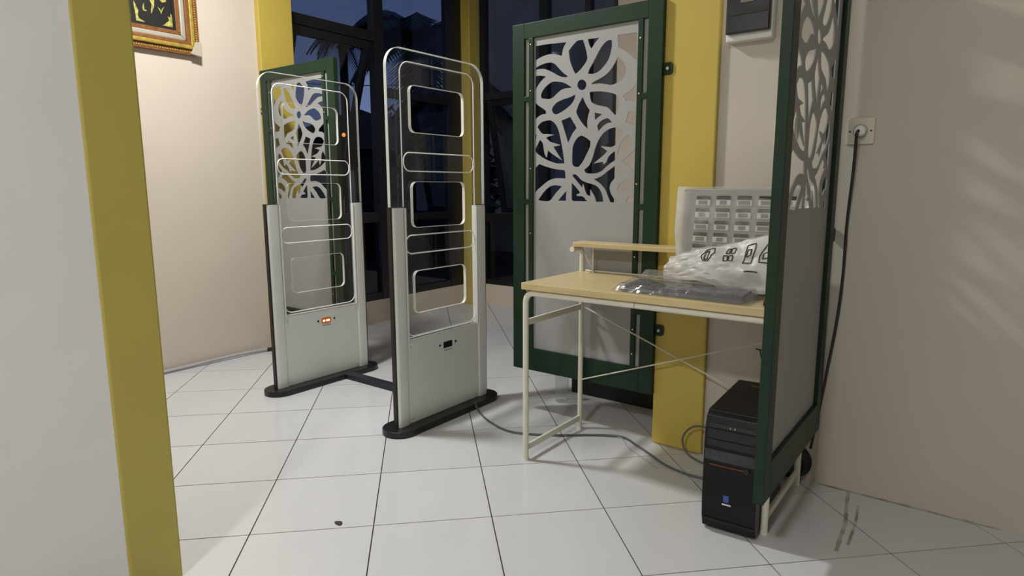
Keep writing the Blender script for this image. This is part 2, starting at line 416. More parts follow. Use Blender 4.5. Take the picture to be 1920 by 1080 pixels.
# ---- window_1, on the left wall (frame in the plane X = -4.04), looking out to the garden
def sash_unit(parent, name, w_, h_, bw, place):
    """open top-hung sash: local x along width, y outwards, z down from hinge; place maps to world"""
    g = G()
    g.box(0, w_, 0, 0.035, -bw, 0); g.box(0, w_, 0, 0.035, -h_, -h_+bw); g.box(0, bw, 0, 0.035, -h_+bw, -bw); g.box(w_-bw, w_, 0, 0.035, -h_+bw, -bw)
    g.v = [place(*p) for p in g.v]; s_ = g.obj('sash', X['winframe'], parent)
    g = G().box(bw, w_-bw, 0.014, 0.02, -h_+bw, -bw); g.v = [place(*p) for p in g.v]; g.obj('sash_pane', X['glass'], s_)
    return s_
w1 = sempty('window_1', (-4.04, 3.7, 0.192))
def wb(root, name, b, m='winframe'):
    ox, oy, oz = root.location; g = G().box(b[0]-ox, b[1]-ox, b[2]-oy, b[3]-oy, b[4]-oz, b[5]-oz); return g.obj(name, X[m], root)
for y0, y1 in ((2.745, 2.80), (3.56, 3.66), (4.42, 4.60)): wb(w1, 'mullion', (-4.115, -4.045, y0, y1, 0.192, H))
for y0, y1, z0, z1 in ((2.80,3.56,2.27,2.345),(2.80,3.56,0.84,0.92),(3.66,4.42,1.86,1.93),(3.66,4.42,0.84,0.90)): wb(w1, 'transom', (-4.11, -4.05, y0, y1, z0, z1))
for y0, y1 in ((2.80, 3.56), (3.66, 4.42)): wb(w1, 'sill_bar', (-4.11, -4.05, y0, y1, 0.192, 0.25)); wb(w1, 'head_bar', (-4.11, -4.05, y0, y1, H-0.08, H))
for y0, y1, z0, z1 in ((2.80,3.56,2.345,H-0.08),(2.80,3.56,0.25,0.84),(3.66,4.42,1.93,H-0.08),(3.66,4.42,0.90,1.86),(3.66,4.42,0.25,0.84)):
    wb(w1, 'pane', (-4.083, -4.077, y0, y1, z0, z1), 'glass')
a = math.radians(19)
def plc1(x, y, z): return (-0.02-(y*math.cos(a)-z*math.sin(a)), 2.815-3.7+x, 2.265-0.192+z*math.cos(a)+y*math.sin(a)*0.0)
sash_unit(w1, 'sash', 0.73, 1.36, 0.06, plc1)
# ---- window_2, on the back wall (frame in the plane Y = 4.73)
w2 = sempty('window_2', (-3.2, 4.73, 0.192))
for x0, x1 in ((-3.94,-3.885),(-3.27,-3.185),(-2.815,-2.765),(-2.545,-2.505)): wb(w2, 'mullion', (x0, x1, 4.74, 4.81, 0.192, H))
for x0, x1, z0, z1 in ((-3.885,-3.27,1.925,1.985),(-3.885,-3.27,0.79,0.875),(-3.185,-2.815,0.79,0.86),(-2.765,-2.545,0.79,0.86)): wb(w2, 'transom', (x0, x1, 4.745, 4.805, z0, z1))
for x0, x1 in ((-3.885,-3.27),(-3.185,-2.815),(-2.765,-2.545)):
    wb(w2, 'sill_bar', (x0, x1, 4.745, 4.805, 0.192, 0.24)); wb(w2, 'head_bar', (x0, x1, 4.745, 4.805, H-0.08, H))
    wb(w2, 'pane', (x0, x1, 4.773, 4.779, 0.24, 0.79), 'glass')
for x0, x1, z0, z1 in ((-3.885,-3.27,1.985,H-0.08),(-3.185,-2.815,0.86,H-0.08),(-2.765,-2.545,0.86,H-0.08)): wb(w2, 'pane', (x0, x1, 4.773, 4.779, z0, z1), 'glass')
a2 = math.radians(12)
def plc2(x, y, z): return (-3.87+3.2+x, 0.02+y*math.cos(a2)-z*math.sin(a2), 1.92-0.192+z*math.cos(a2))
s2 = sash_unit(w2, 'sash', 0.59, 1.07, 0.05, plc2)
def plc2b(p): return plc2(*p)
g = G().tube([plc2(0.03, -0.012, -0.62), plc2(-0.03, -0.05, -0.60), plc2(-0.075, -0.03, -0.63)], 0.007, 6); g.obj('sash_handle', X['black'], s2)
g = G().tube([plc2(0.02, 0.0, -1.0), (-3.885+3.2, 0.03, 0.95-0.192)], 0.006, 6); g.obj('stay_arm', X['black'], s2)

# ---- outside, seen through the panes at dusk
struct(G().box(-60, -4.3, -30, 60, -0.35, -0.3).obj('ground', X['ground']))
struct(G().box(-4.3, 20, 4.95, 60, -0.35, -0.3).obj('ground', X['ground']))
def house(loc, rz, w_, d_, h_, rh, label, m, win):
    r = thing('house', label, 'house', loc, rz)
    G().box(-w_/2, w_/2, -d_/2, d_/2, 0, h_).obj('wall', X[m], r)
    g = G().prism([(-w_/2-0.4, h_), (w_/2+0.4, h_), (0, h_+rh)], -d_/2-0.3, d_/2+0.3, lambda x, y, q: (x, q, y)); g.obj('roof', X['roof'], r)
    for x, z in win:
        f = G().box(x-0.45, x+0.45, -d_/2-0.05, -d_/2, z, z+1.1).obj('window', X['winframe'], r)
        G().box(x-0.38, x+0.38, -d_/2-0.07, -d_/2-0.05, z+0.07, z+1.03).obj('pane', X['smoke'], f)
    return r
house((-11.8, 9.9, -0.3), math.radians(49), 3.6, 3.0, 2.2, 0.8, 'dark gabled house across the yard behind the left window', 'darkwall', [(-1.4, 0.9), (1.2, 0.9)])
hb = thing('building', 'plain cream neighbouring building wall behind the far back window', 'building', (-2.6, 11.2, -0.3), 0)
G().box(-6.85, 3.2, 0, 0.3, 0, 6.2).obj('wall', X['housew'], hb); G().box(-6.9, 3.3, -0.1, 0.4, 6.2, 6.35).obj('roof_edge', X['roof'], hb)
gw = thing('garden_wall', 'low pale garden wall beyond the left window', 'wall', (-10.9, 6.9, -0.3), math.radians(40))
G().box(-4.2, 1.6, -0.1, 0.1, 0, 1.75).obj('wall', X['housew'], gw); G().box(-4.25, 1.65, -0.14, 0.14, 1.75, 1.83).obj('coping', X['darkwall'], gw)
def palm(x, y, top, R, nf, label, drop=0.8, seed=1, lw=0.034):
    rnd = random.Random(seed); r = thing('palm_tree', label, 'palm tree', (x, y, -0.3), rnd.random()*6, 'palm trees outside the windows')
    G().lathe([(0.2, 0), (0.15, top*0.4), (0.13, top*0.9), (0.16, top)], (0, 0, 0), 8).obj('trunk', X['trunk'], r, smooth=True)
    for k in range(nf):
        az = 2*PI*k/nf+rnd.uniform(-.2, .2); el = rnd.uniform(0.2, 1.25); L = R*rnd.uniform(0.8, 1.1); g = G(); pts = []
        for q in range(9):
            u = q/8; rr = L*u*math.cos(el*0.6); zz = L*(u*math.sin(el)-drop*u*u*1.0)
            pts.append(Vector((math.cos(az)*rr, math.sin(az)*rr, top+zz)))
        g.tube(pts, 0.02, 4)
        side = Vector((-math.sin(az), math.cos(az), 0))
        for q in range(1, 26):
            u = q/26; i = min(int(u*8), 7); p = pts[i].lerp(pts[i+1], u*8-i); d = (pts[i+1]-pts[i]).normalized(); ll = L*0.30*math.sin(PI*min(1, u*0.85+0.12))
            for sg in (-1, 1):
                tip = p+side*sg*ll*0.85+d*ll*0.5-Vector((0, 0, ll*0.45)); wv = d*lw*R
                g.add([p-wv, p+wv, tip, p+Vector((0, 0, 0.012))], [(0, 1, 2), (0, 2, 3), (1, 3, 2), (0, 3, 1)])
        g.obj('frond', X['leaf'], r)
    return r
palm(-16.8, 13.5, 5.9, 1.5, 13, 'slender palm with drooping fronds seen through the tilted sash of the left window', 1.15, 3, 0.016)
palm(-12.4, 12.6, 5.3, 2.6, 26, 'wide crowned palm behind the glass right of the black mullion', 0.95, 5)
palm(-9.6, 10.7, 3.3, 1.5, 16, 'shorter bushy palm low behind the window near the far corner', 0.9, 9)
def bush(x, y, R, hh, label, seed):
    rnd = random.Random(seed); r = thing('bush', label, 'bush', (x, y, -0.3), 0, 'dark bushes outside the left window')
    g = G()
    for k in range(700):
        th = rnd.uniform(0, 2*PI); cz = rnd.uniform(-0.6, 1); rr = (0.75+0.25*rnd.random()); q = math.sqrt(max(0, 1-cz*cz))
        p = Vector((R*rr*q*math.cos(th), R*rr*q*math.sin(th), hh*0.55+hh*0.45*rr*cz)); s_ = rnd.uniform(.10, .2)*R**0.5*0.9
        d1 = Vector((rnd.uniform(-1,1), rnd.uniform(-1,1), rnd.uniform(-.6,.6))).normalized()*s_; d2 = Vector((rnd.uniform(-1,1), rnd.uniform(-1,1), rnd.uniform(-1,1)))*s_*0.6
        g.add([p-d1, p+d2, p+d1, p-d2], [(0, 1, 2, 3)])
    f = g.obj('foliage', X['leaf'], r); f['kind'] = 'stuff'
    G().lathe([(R*0.35, 0), (R*0.8, hh*0.25), (R*0.84, hh*0.6), (R*0.4, hh*0.88)], (0, 0, 0), 10).obj('stem', X['leaf'], r)
for k, (x, y, R, hh, lb) in enumerate(((-15.6, 12.0, 2.0, 3.3, 'broad dark tree crown behind the gabled house outside'), (-14.6, 14.9, 2.3, 4.4, 'tall dark tree crown farthest away behind the palms'), (-11.6, 14.9, 2.0, 3.9, 'rounded dark tree crown behind the short palm'), (-7.7, 8.5, 0.8, 2.6, 'rounded dark bush close outside near the far window corner'), (-9.0, 9.1, 0.7, 2.5, 'narrow dark bush between house and rounded bush outside'))):
    bush(x, y, R, hh, lb, k+11)
sl = thing('street_lamp', 'tiny amber street lamp glowing outside the left window', 'street lamp', (-8.7, 6.93, -0.3))
G().lathe([(0.04, 0), (0.03, 2.25)], (0, 0, 0), 8).obj('pole', X['trunk'], sl); G().lathe([(0.005, 2.25), (0.03, 2.27), (0.03, 2.30), (0.005, 2.32)], (0, 0, 0), 8).obj('bulb', X['amber'], sl)
ul = G().tube([Vector((-24+0.5*k, 11.5+0.30*k, 5.2-0.6*math.sin(PI*k/30))) for k in range(31)], 0.018, 5).obj('utility_wire', X['blackmatte']); tag(ul, 'thin overhead utility wire crossing the dusk sky outside', 'wire')

# ---- ceiling lamps (out of frame, they light the room)
for (p, e, sz), lb in zip(LAMPS, ('square ceiling lamp above the two gates', 'square ceiling lamp behind the camera', 'square ceiling lamp in the window bay')):
    if e <= 0: continue
    r = thing('ceiling_lamp', lb, 'lamp', p)
    G().box(-sz/2-0.02, sz/2+0.02, -sz/2-0.02, sz/2+0.02, 0.012, 0.06).obj('housing', X['whitep'], r, bevel=0.004)
    G().box(-sz/2, sz/2, -sz/2, sz/2, 0.004, 0.012).obj('diffuser', X['lamp'], r)
    ld = bpy.data.lights.new('lamp_light', 'AREA'); ld.shape = 'SQUARE'; ld.size = sz; ld.energy = e; ld.color = LAMPCOL
    lo = bpy.data.objects.new('lamp_light', ld); C.objects.link(lo); lo.parent = r

# ================================================================== SECURITY GATES
GW = 0.65                                                    # width along Y
def plate_yz(polys, half, name, m, x=0.0): return plate(polys, half, lambda a, b, h: (x+h, a, b), name, X[m])
def ribbon(path, hx, th, closed=True):
    """thin band following a closed outline in the YZ plane, width 2*hx across X"""
    g = G(); n = len(path); V = [Vector((p[0], p[1])) for p in path]; v = []
    for i in range(n):
        d = (V[(i+1) % n]-V[i-1]); nr = Vector((d.y, -d.x)).normalized()
        for o, x in ((0, -hx), (0, hx), (th, hx), (th, -hx)): v.append((x, V[i].x+nr.x*o, V[i].y+nr.y*o))
    f = []
    for i in range(n if closed else n-1):
        j = (i+1) % n
        for k in range(4): f.append((i*4+k, j*4+k, j*4+(k+1) % 4, i*4+(k+1) % 4))
    return g.add(v, f)
def gate(cx, label, lit):
    r = thing('security_gate', label, 'security gate', (cx, 2.2225, 0), 0, 'walk-through security gates')
    hw = GW/2
    # base: flat stadium
    bp = []
    for k in range(13): a_ = -PI/2+PI*k/12; bp.append((hw-0.035+0.09*math.cos(a_), 0.085*math.sin(a_)))
    for k in range(13): a_ = PI/2+PI*k/12; bp.append((-hw+0.035+0.09*math.cos(a_), 0.085*math.sin(a_)))
    G().prism(bp, 0, 0.03, lambda a, b, h: (b, a, h)).obj('base', X['black'], r, bevel=0.004)
    # side rails: rounded aluminium profiles with a dark gasket down the outer edge
    for sg in (-1, 1):
        prof = rrect(-0.022, 0.022, 0, 0.068, 0.013, 4)
        y0 = sg*hw
        G().prism(prof, 0.03, 1.035, lambda a, b, h: (a, y0-sg*(b+0.008), h)).obj('side_rail', X['gatewhite'], r, smooth=True)
        G().box(-0.011, 0.011, min(y0, y0-sg*0.009), max(y0, y0-sg*0.009), 0.03, 1.038).obj('gasket', X['brownseal'], r)
        G().box(0.010, 0.0225, min(y0-sg*0.077, y0-sg*0.0835), max(y0-sg*0.077, y0-sg*0.0835), 0.425, 1.033).obj('inner_trim', X['gateedge'], r)
        G().box(-0.019, 0.019, min(y0-sg*0.008, y0-sg*0.076), max(y0-sg*0.008, y0-sg*0.076), 1.035, 1.038).obj('rail_cap', X['blackmatte'], r)
    # lower panels
    for nm, x0, x1 in (('front_panel', 0.006, 0.0165), ('back_panel', -0.0165, -0.006)):
        G().box(x0, x1, -hw+0.074, hw-0.074, 0.03, 0.424).obj(nm, X['gatewhite'], r, bevel=0.002)
    G().box(-0.017, 0.017, -hw+0.076, hw-0.076, 0.424, 0.431).obj('top_trim', X['gateedge'], r, bevel=0.001)
    for y, z in ((-hw+0.092, 0.396), (hw-0.092, 0.402), (-hw+0.094, 0.05), (hw-0.094, 0.05)):
        G().lathe([(0.004, 0), (0.0035, 0.0015), (0.001, 0.002)], (0.0165, y, z), 10, 'x').obj('screw', X['screw'], r)
    # display with two sensor dots and a line of small print
    yc, zc = 0.018, 0.360
    if lit:
        G().prism(rrect(yc-0.033, yc+0.033, zc-0.016, zc+0.018, 0.010), 0.0165, 0.0178, lambda a, b, h: (h, a, b)).obj('display', X['orange'], r)
        for dy, wd in ((-0.016, 0.0085), (0.011, 0.0135)):
            G().prism(rrect(yc+dy-wd, yc+dy+wd, zc-0.0065, zc+0.0065, 0.0055), 0.0178, 0.0184, lambda a, b, h: (h, a, b)).obj('digit', X['digit'], r)
    else:
        G().prism(rrect(yc-0.031, yc+0.031, zc-0.015, zc+0.016, 0.002), 0.0165, 0.0178, lambda a, b, h: (h, a, b)).obj('display', X['pc'], r)
        G().prism(rrect(yc-0.026, yc+0.026, zc-0.010, zc+0.011, 0.001), 0.0178, 0.0181, lambda a, b, h: (h, a, b)).obj('display_glass', X['smoke'], r)
    for dy in (-0.056, 0.058): G().lathe([(0.0065, 0), (0.0055, 0.0012), (0.001, 0.0014)], (0.0165, yc+dy, zc+0.004), 12, 'x').obj('sensor_eye', X['pc'], r)
    pr = G()
    for k in range(7): pr.box(0.0165, 0.0168, yc-0.026+k*0.008, yc-0.026+k*0.008+0.0055, zc-0.029, zc-0.0245)
    pr.obj('small_print', X['labelg'], r)
    # acrylic sheet, its edge whitened as if lit, three windows, engraved lines
    out = rrect(-hw+0.006, hw-0.006, 0.431, 1.717, 0.085, 10, (1, 1, 0, 0))
    wins = [rrect(-0.185, 0.172, z0, z1, 0.030, 5) for z0, z1 in ((1.365, 1.572), (0.942, 1.150), (0.544, 0.744))]
    put(plate_yz([out]+wins, 0.0078, 'acrylic_sheet', 'acrylic'), 'acrylic_sheet', r)
    ribbon(out, 0.008, 0.0022).obj('sheet_edge', X['acrylic_edge'], r)
    for wv in wins: ribbon(wv[::-1], 0.008, 0.0018).obj('window_edge', X['acrylic_edge'], r)
    def line(P, closed=True, name='engraved_line'): G().tube([(0.0082, a, b) for a, b in P], 0.0030, 5, closed).obj(name, X['engrave'], r)
    line(rrect(-0.245, 0.243, 0.442, 1.664, 0.052, 8))
    for z0, z1 in ((1.196, 1.277), (0.826, 0.909)): line(rrect(-0.236, 0.236, z0, z1, 0.036, 7))
    return r
gate(-2.1015, 'near acrylic security gate with silver lower panel and dark display', False)
gate(-3.0615, 'far acrylic security gate with lit orange display, by the cream wall', True)
fb = G().prism(rrect(2.312, 2.372, 0, 0.03, 0.006, 3, (1, 1, 0, 0)), -2.976, -2.187, lambda a, b, h: (h, a, b)).obj('floor_cable_cover', X['navy']); tag(fb, 'dark low cable cover bar on the floor joining the two gates', 'cable cover')
pc_ = thing('conduit_cable', 'pale grey cable lying along the foot of the cream left wall', 'cable', (-3.955, 2.0, 0))
G().tube(catmull([(0.005,-0.75,0.012),(0.0,-0.3,0.013),(0.004,0.1,0.02),(0.008,0.3,0.018),(0.02,0.40,0.014)], 6), 0.011, 8).obj('sheath', X['cablewhite'], pc_, smooth=True)
G().tube(catmull([(0.02,0.395,0.014),(0.05,0.45,0.016),(0.14,0.47,0.016),(0.45,0.42,0.012),(0.80,0.33,0.012)], 6), 0.013, 8).obj('plug_end', X['blackmatte'], pc_, smooth=True)

# ================================================================== DECORATED SCREENS
HOLES = [
 [(113,1538),(198,1538),(290,1533),(273,1508),(266,1478),(236,1488),(203,1493),(168,1489),(137,1480),(114,1469)],
 [(114,1438),(142,1449),(175,1456),(204,1457),(227,1449),(246,1432),(269,1409),(300,1386),(288,1384),(265,1388),(237,1401),(204,1419),(171,1432),(137,1434),(114,1430)],
 [(114,1402),(132,1406),(156,1404),(182,1398),(157,1382),(132,1356),(114,1330)],
 [(156,1305),(154,1319),(166,1341),(190,1360),(216,1371),(246,1369),(279,1361),(306,1346),(321,1336),(293,1336),(270,1333),(247,1321),(224,1304),(200,1297),(176,1300)],
 [(339,1305),(336,1289),(321,1267),(296,1249),(266,1234),(238,1226),(222,1233),(214,1249),(224,1265),(247,1281),(280,1290),(311,1296)],
 [(116,1287),(179,1248),(183,1232),(157,1230),(133,1218),(116,1205)],
 [(346,1532),(375,1532),(386,1503),(398,1455),(389,1434),(363,1408),(338,1392),(323,1419),(309,1454),(302,1495),(322,1515)],
 [(399,1532),(456,1530),(435,1511),(417,1489),(405,1511)],
 [(516,1511),(517,1486),(510,1456),(500,1432),(479,1409),(455,1391),(429,1384),(402,1387),(409,1406),(428,1433),(445,1460),(465,1489),(486,1508),(502,1514)],
 [(419,1341),(430,1350),(459,1360),(489,1373),(513,1392),(533,1418),(545,1440),(565,1426),(582,1402),(587,1380),(579,1358),(564,1344),(535,1332),(515,1329),(490,1335),(460,1341)],
 [(545,1529),(633,1527),(636,1416),(628,1421),(605,1442),(576,1463),(548,1478)],
 [(575,1281),(597,1292),(617,1306),(635,1322),(637,1253),(590,1256),(584,1268)],
 [(412,1309),(448,1309),(490,1303),(536,1290),(553,1271),(558,1249),(552,1224),(539,1201),(522,1219),(502,1237),(479,1244),(449,1252),(425,1263),(416,1282)],
 [(395,1341),(392,1353),(383,1361),(372,1366),(360,1364),(352,1356),(349,1346),(352,1334),(361,1325),(372,1321),(384,1323),(392,1331)],
 [(377,1291),(397,1254),(414,1232),(407,1209),(402,1179),(405,1151),(380,1175),(356,1205),(344,1230),(357,1261)],
 [(438,1220),(476,1211),(441,1188)],
 [(452,1163),(465,1179),(486,1189),(506,1191),(526,1173),(504,1171),(483,1160),(459,1139)],
 [(602,1214),(637,1211),(637,1148),(614,1161),(589,1171),(597,1190)],
 [(135,1176),(155,1195),(185,1202),(212,1200),(234,1184),(251,1157),(263,1117),(276,1061),(286,1005),(245,1006),(206,1017),(166,1034),(115,1066),(130,1086),(149,1117),(165,1101),(170,1081),(176,1052),(187,1034),(192,1052),(194,1067),(225,1046),(272,1019),(245,1054),(224,1082),(264,1088),(230,1098),(205,1106),(183,1125),(200,1130),(229,1136),(195,1141),(163,1144),(145,1161)],
 [(114,1150),(130,1139),(124,1115),(114,1097)],
 [(267,1196),(314,1210),(348,1160),(325,1134),(304,1095),(287,1143)],
 [(327,1004),(326,1043),(328,1075),(337,1098),(353,1117),(373,1126),(399,1114),(420,1098),(418,1075),(405,1049),(382,1010),(360,987),(336,990)],
 [(390,975),(415,994),(432,1028),(445,1070),(462,1104),(483,1129),(509,1145),(537,1151),(560,1148),(582,1132),(562,1096),(532,1071),(506,1071),(471,1075),(505,1053),(490,1038),(437,1001),(484,1008),(488,996),(501,1007),(512,1030),(539,1051),(550,1036),(555,1040),(566,1080),(587,1106),(605,1118),(620,1100),(619,1075),(601,1049),(568,1024),(534,1008),(504,988),(478,967),(447,958),(415,958),(399,961)],
 [(579,1007),(636,1054),(635,959),(607,986)],
 [(441,932),(478,946),(509,967),(552,994),(577,979),(595,962),(561,947),(536,928),(521,904),(524,877),(542,848),(558,831),(525,832),(511,861),(497,888),(470,915)],
 [(113,974),(146,1006),(191,991),(240,980),(286,975),(291,961),(292,937),(241,939),(201,929),(166,907),(113,869)],
 [(141,838),(167,870),(197,896),(231,907),(273,902),(237,868),(205,835),(157,835)],
 [(253,836),(271,856),(298,882),(295,836)],
 [(326,918),(342,904),(371,874),(366,870),(350,864),(357,858),(385,856),(408,835),(334,835),(326,844)],
 [(327,950),(339,957),(351,952),(379,928),(412,916),(448,906),(471,888),(485,861),(490,834),(454,833),(445,857),(423,888),(424,857),(403,868),(386,914),(380,896),(361,916)],
 [(556,884),(567,907),(587,924),(613,933),(637,927),(637,896),(605,888),(589,877),(572,871)],
 [(603,831),(605,845),(619,860),(638,863),(639,829)],
]

SW, SH = 0.752, 1.642
def make_board(mir):
    fx = (lambda x: SW-x) if mir else (lambda x: x)
    out = [(0.068, 0.10), (0.686, 0.10), (0.686, 1.582), (0.068, 1.582)]
    hs = []
    for h in HOLES:
        P = [(x/1000, y/1000) for x, y in h]
        P = smoothpoly(P); hs.append([(fx(min(max(x, 0.122), 0.637)), y) for x, y in P])
    return plate([[(fx(x), y) for x, y in out]]+hs, 0.0018, lambda a, b, h: (a, 0.0138-h, b), 'board', X['board'])
def make_screen(mir, label, loc, rz, tabs, tabz):
    r = thing('decorative_screen', label, 'screen', loc, rz, 'green framed decorative screens')
    fx = (lambda x: SW-x) if mir else (lambda x: x)
    def bx(name, x0, x1, z0, z1, y0=0.0, y1=0.03, m='green', bev=0.002):
        a_, b_ = sorted((fx(x0), fx(x1))); return G().box(a_, b_, y0, y1, z0, z1).obj(name, X[m], r, bevel=bev)
    bx('side_post', 0, 0.067, 0, SH); bx('side_post', 0.687, SW, 0, SH)
    bx('bottom_rail', 0.067, 0.687, 0, 0.112); bx('top_rail', 0.067, 0.687, SH-0.068, SH)
    put(make_board(mir), 'board', r)
    for x0, x1 in ((0.091, 0.1165), (0.6425, 0.666)):
        bx('inner_strip', x0, x1, 0.112, SH-0.068, 0.0, 0.0115)
    for x0, x1, zs in ((0.0665, 0.0915, (1.305, 0.83, 0.38)), (0.6655, 0.6875, (1.27, 0.815, 0.36))):
        for z in zs: bx('slit_bridge', x0, x1, z-0.012, z+0.012, 0.0, 0.0112)
    for x, zs in ((0.104, (1.545, 1.34, 0.985, 0.68, 0.25)), (0.654, (1.50, 1.28, 0.91, 0.60, 0.17, 0.28))):
        for z in zs: G().lathe([(0.0042, 0), (0.0035, -0.002), (0.001, -0.0026)], (fx(x), 0.0, z), 10, 'y').obj('screw', X['screw'], r)
    for z in tabz:                                           # fixing lugs at the wall side
        a_, b_ = sorted((fx(SW-0.004), fx(SW+(0.030 if tabs > 0.02 else 0.038))))
        lug = G().prism(rrect(a_, b_, z-0.024, z+0.024, 0.012, 4), tabs, tabs+0.006, lambda u, v_, h: (u, h, v_)).obj('fixing_lug', X['green'], r)
        G().lathe([(0.008, 0), (0.008, -0.005), (0.004, -0.008)], ((a_+b_)/2, tabs, z), 8, 'y').obj('bolt', X['screw'], lug)
    return r
make_screen(False, 'green framed screen with floral cutout panel behind the desk', (-1.868, 2.490, 0.225), 0, 0.017, (1.37, 0.288))
make_screen(True, 'green framed floral screen beyond the far gate by the yellow column', (-3.857, 2.420, 0.225), 0, 0.017, (1.393,))
rs = make_screen(True, 'green framed screen seen edge-on at the right end of the desk', (-0.475, 2.507, 0.222), -PI/2, 0.024, (0.73,))
rs.scale = (0.968, 1, 1)

# ================================================================== DESK
dk = thing('desk', 'pale birch desk with cream steel legs and raised rear shelf', 'desk', (-0.98, 2.25, 0))
DX = 0.98; DY = 2.25
XL, XR, YF, YB = -1.462+DX, -0.502+DX, 2.033-DY, 2.468-DY
g = G().prism(rrect(-1.477+DX, -0.487+DX, 2.012-DY, 2.484-DY, 0.015, 4), 0.722, 0.748, lambda x, y, h: (x, y, h)); g.obj('tabletop', X['wood'], dk, bevel=0.002)
def bend(p, c, q, r_, n=6):
    p, c, q = Vector(p), Vector(c), Vector(q); a_ = c+(p-c).normalized()*r_; b_ = c+(q-c).normalized()*r_
    return [a_*(1-t)**2+c*2*t*(1-t)+b_*t*t for t in [k/n for k in range(n+1)]]
for x in (XL, XR):
    other = XR if x == XL else XL; mid = (XL+XR)/2
    P = [Vector((x, YF, 0.006))]+bend((x, YF, 0), (x, YF, 0.708), (mid, YF, 0.708), 0.045)
    G().tube(P+[Vector((mid+(0.002 if x == XL else -0.002), YF, 0.708))], 0.0125, 10).obj('front_leg', X['deskmetal'], dk, smooth=True)
    G().lathe([(0.0135, 0), (0.0135, 0.008)], (x, YF, 0), 10).obj('foot_cap', X['whitep'], dk)
    P = [Vector((x, YB, 0.006)), Vector((x, YB, 0.72))]+bend((x, YB, 0), (x, YB, 0.853), (x, YB-0.09, 0.853), 0.03)+[Vector((x, YB-0.088, 0.853))]
    G().tube(P, 0.0115, 10).obj('rear_leg', X['deskmetal'], dk, smooth=True)
    G().lathe([(0.0125, 0), (0.0125, 0.008)], (x, YB, 0), 10).obj('foot_cap', X['whitep'], dk)
    for z0, z1, nm in ((0.572, 0.598, 'upper_side_bar'), (0.040, 0.066, 'lower_side_bar')):
        G().box(x-0.006, x+0.006, YF, YB, z0, z1).obj(nm, X['deskmetal'], dk, bevel=0.002)
    sgn = 1 if x == XL else -1
    G().tube([(x+sgn*0.068, YB-0.02, 0.748), (x+sgn*0.068, YB-0.02, 0.865)], 0.0035, 6).obj('shelf_rod', X['deskmetal'], dk)
    G().tube([(x+sgn*0.004, YB-0.004, 0.845), (x+sgn*0.066, YB-0.02, 0.765)], 0.003, 6).obj('shelf_brace', X['deskmetal'], dk)
    G().lathe([(0.008, 0), (0.006, 0.006)], (x+sgn*0.068, YB-0.02, 0.748), 8).obj('rod_foot', X['deskmetal'], dk)
G().box(XL, XR, YB-0.008, YB+0.008, 0.690, 0.714).obj('rear_rail', X['deskmetal'], dk, bevel=0.002)
G().tube([(XL+0.02, YB, 0.752), (XR-0.02, YB, 0.752)], 0.004, 6).obj('shelf_rail', X['deskmetal'], dk)
for z0, z1, dy in ((0.585, 0.235, 0.004), (0.240, 0.585, -0.003)):
    G().tube([(XL+0.008, YB+dy, z0), (XR-0.008, YB+dy, z1)], 0.0042, 6, flat=0.003).obj('cross_brace', X['deskmetal'], dk)
g = G().prism(rrect(-1.470+DX, -0.492+DX, 2.385-DY, 2.486-DY, 0.02, 4), 0.864, 0.884, lambda x, y, h: (x, y, h)); g.obj('raised_shelf', X['wood'], dk, bevel=0.002)

# ================================================================== THINGS ON THE DESK
# monitor shell seen through its bag
mn = thing('monitor', 'grey flat panel wrapped in a milky bag, with rows of dark slots', 'monitor', (-0.715, 2.30, 0.748))
tl = math.radians(-4)
def tilt(x, y, z): return (x, y*math.cos(tl)-z*math.sin(tl)*1.0, z*math.cos(tl)+y*math.sin(tl)+0.05)
def mbox(g, x0, x1, y0, y1, z0, z1):
    k = len(g.v); g.box(x0, x1, y0, y1, z0, z1); g.v[k:] = [tilt(*p) for p in g.v[k:]]; return g
mbox(G(), -0.215, 0.222, -0.012, 0.012, 0.0, 0.318).obj('panel', X['padwhite'], mn, bevel=0.004)
G().prism(rrect(-0.10, 0.10, -0.06, 0.07, 0.03), 0.0, 0.012, lambda x, y, h: (x+0.04, y, h)).obj('stand_base', X['black'], mn, bevel=0.002)
G().box(0.0, 0.08, 0.012, 0.03, 0.01, 0.12).obj('stand_neck', X['black'], mn)
for c in range(5):
    for q in range(6):
        x0 = -0.163+c*0.0745-q*0.0012; z1 = 0.292-q*0.0445
        P = rrect(x0, x0+0.050, z1-0.0125, z1, 0.004, 3, (1, 1, 0, 0))
        g = G().prism(P, -0.016, -0.012, lambda u, v_, h: tilt(u, h, v_)); g.obj('slot', X['slot'], mn)
        f = mbox(G(), x0-0.002, x0+0.051, -0.0150, -0.0118, z1-0.034, z1-0.014).obj('label_frame', X['labelw'], mn)
        ww = (0.008, 0.012, 0.004)[(c+q) % 3]
        mbox(G(), x0+ww, x0+0.049-ww, -0.0158, -0.0149, z1-0.031, z1-0.017).obj('label', X['labelg'], f)
        if (c+q*2) % 3 == 0:
            for k in range(5): pass
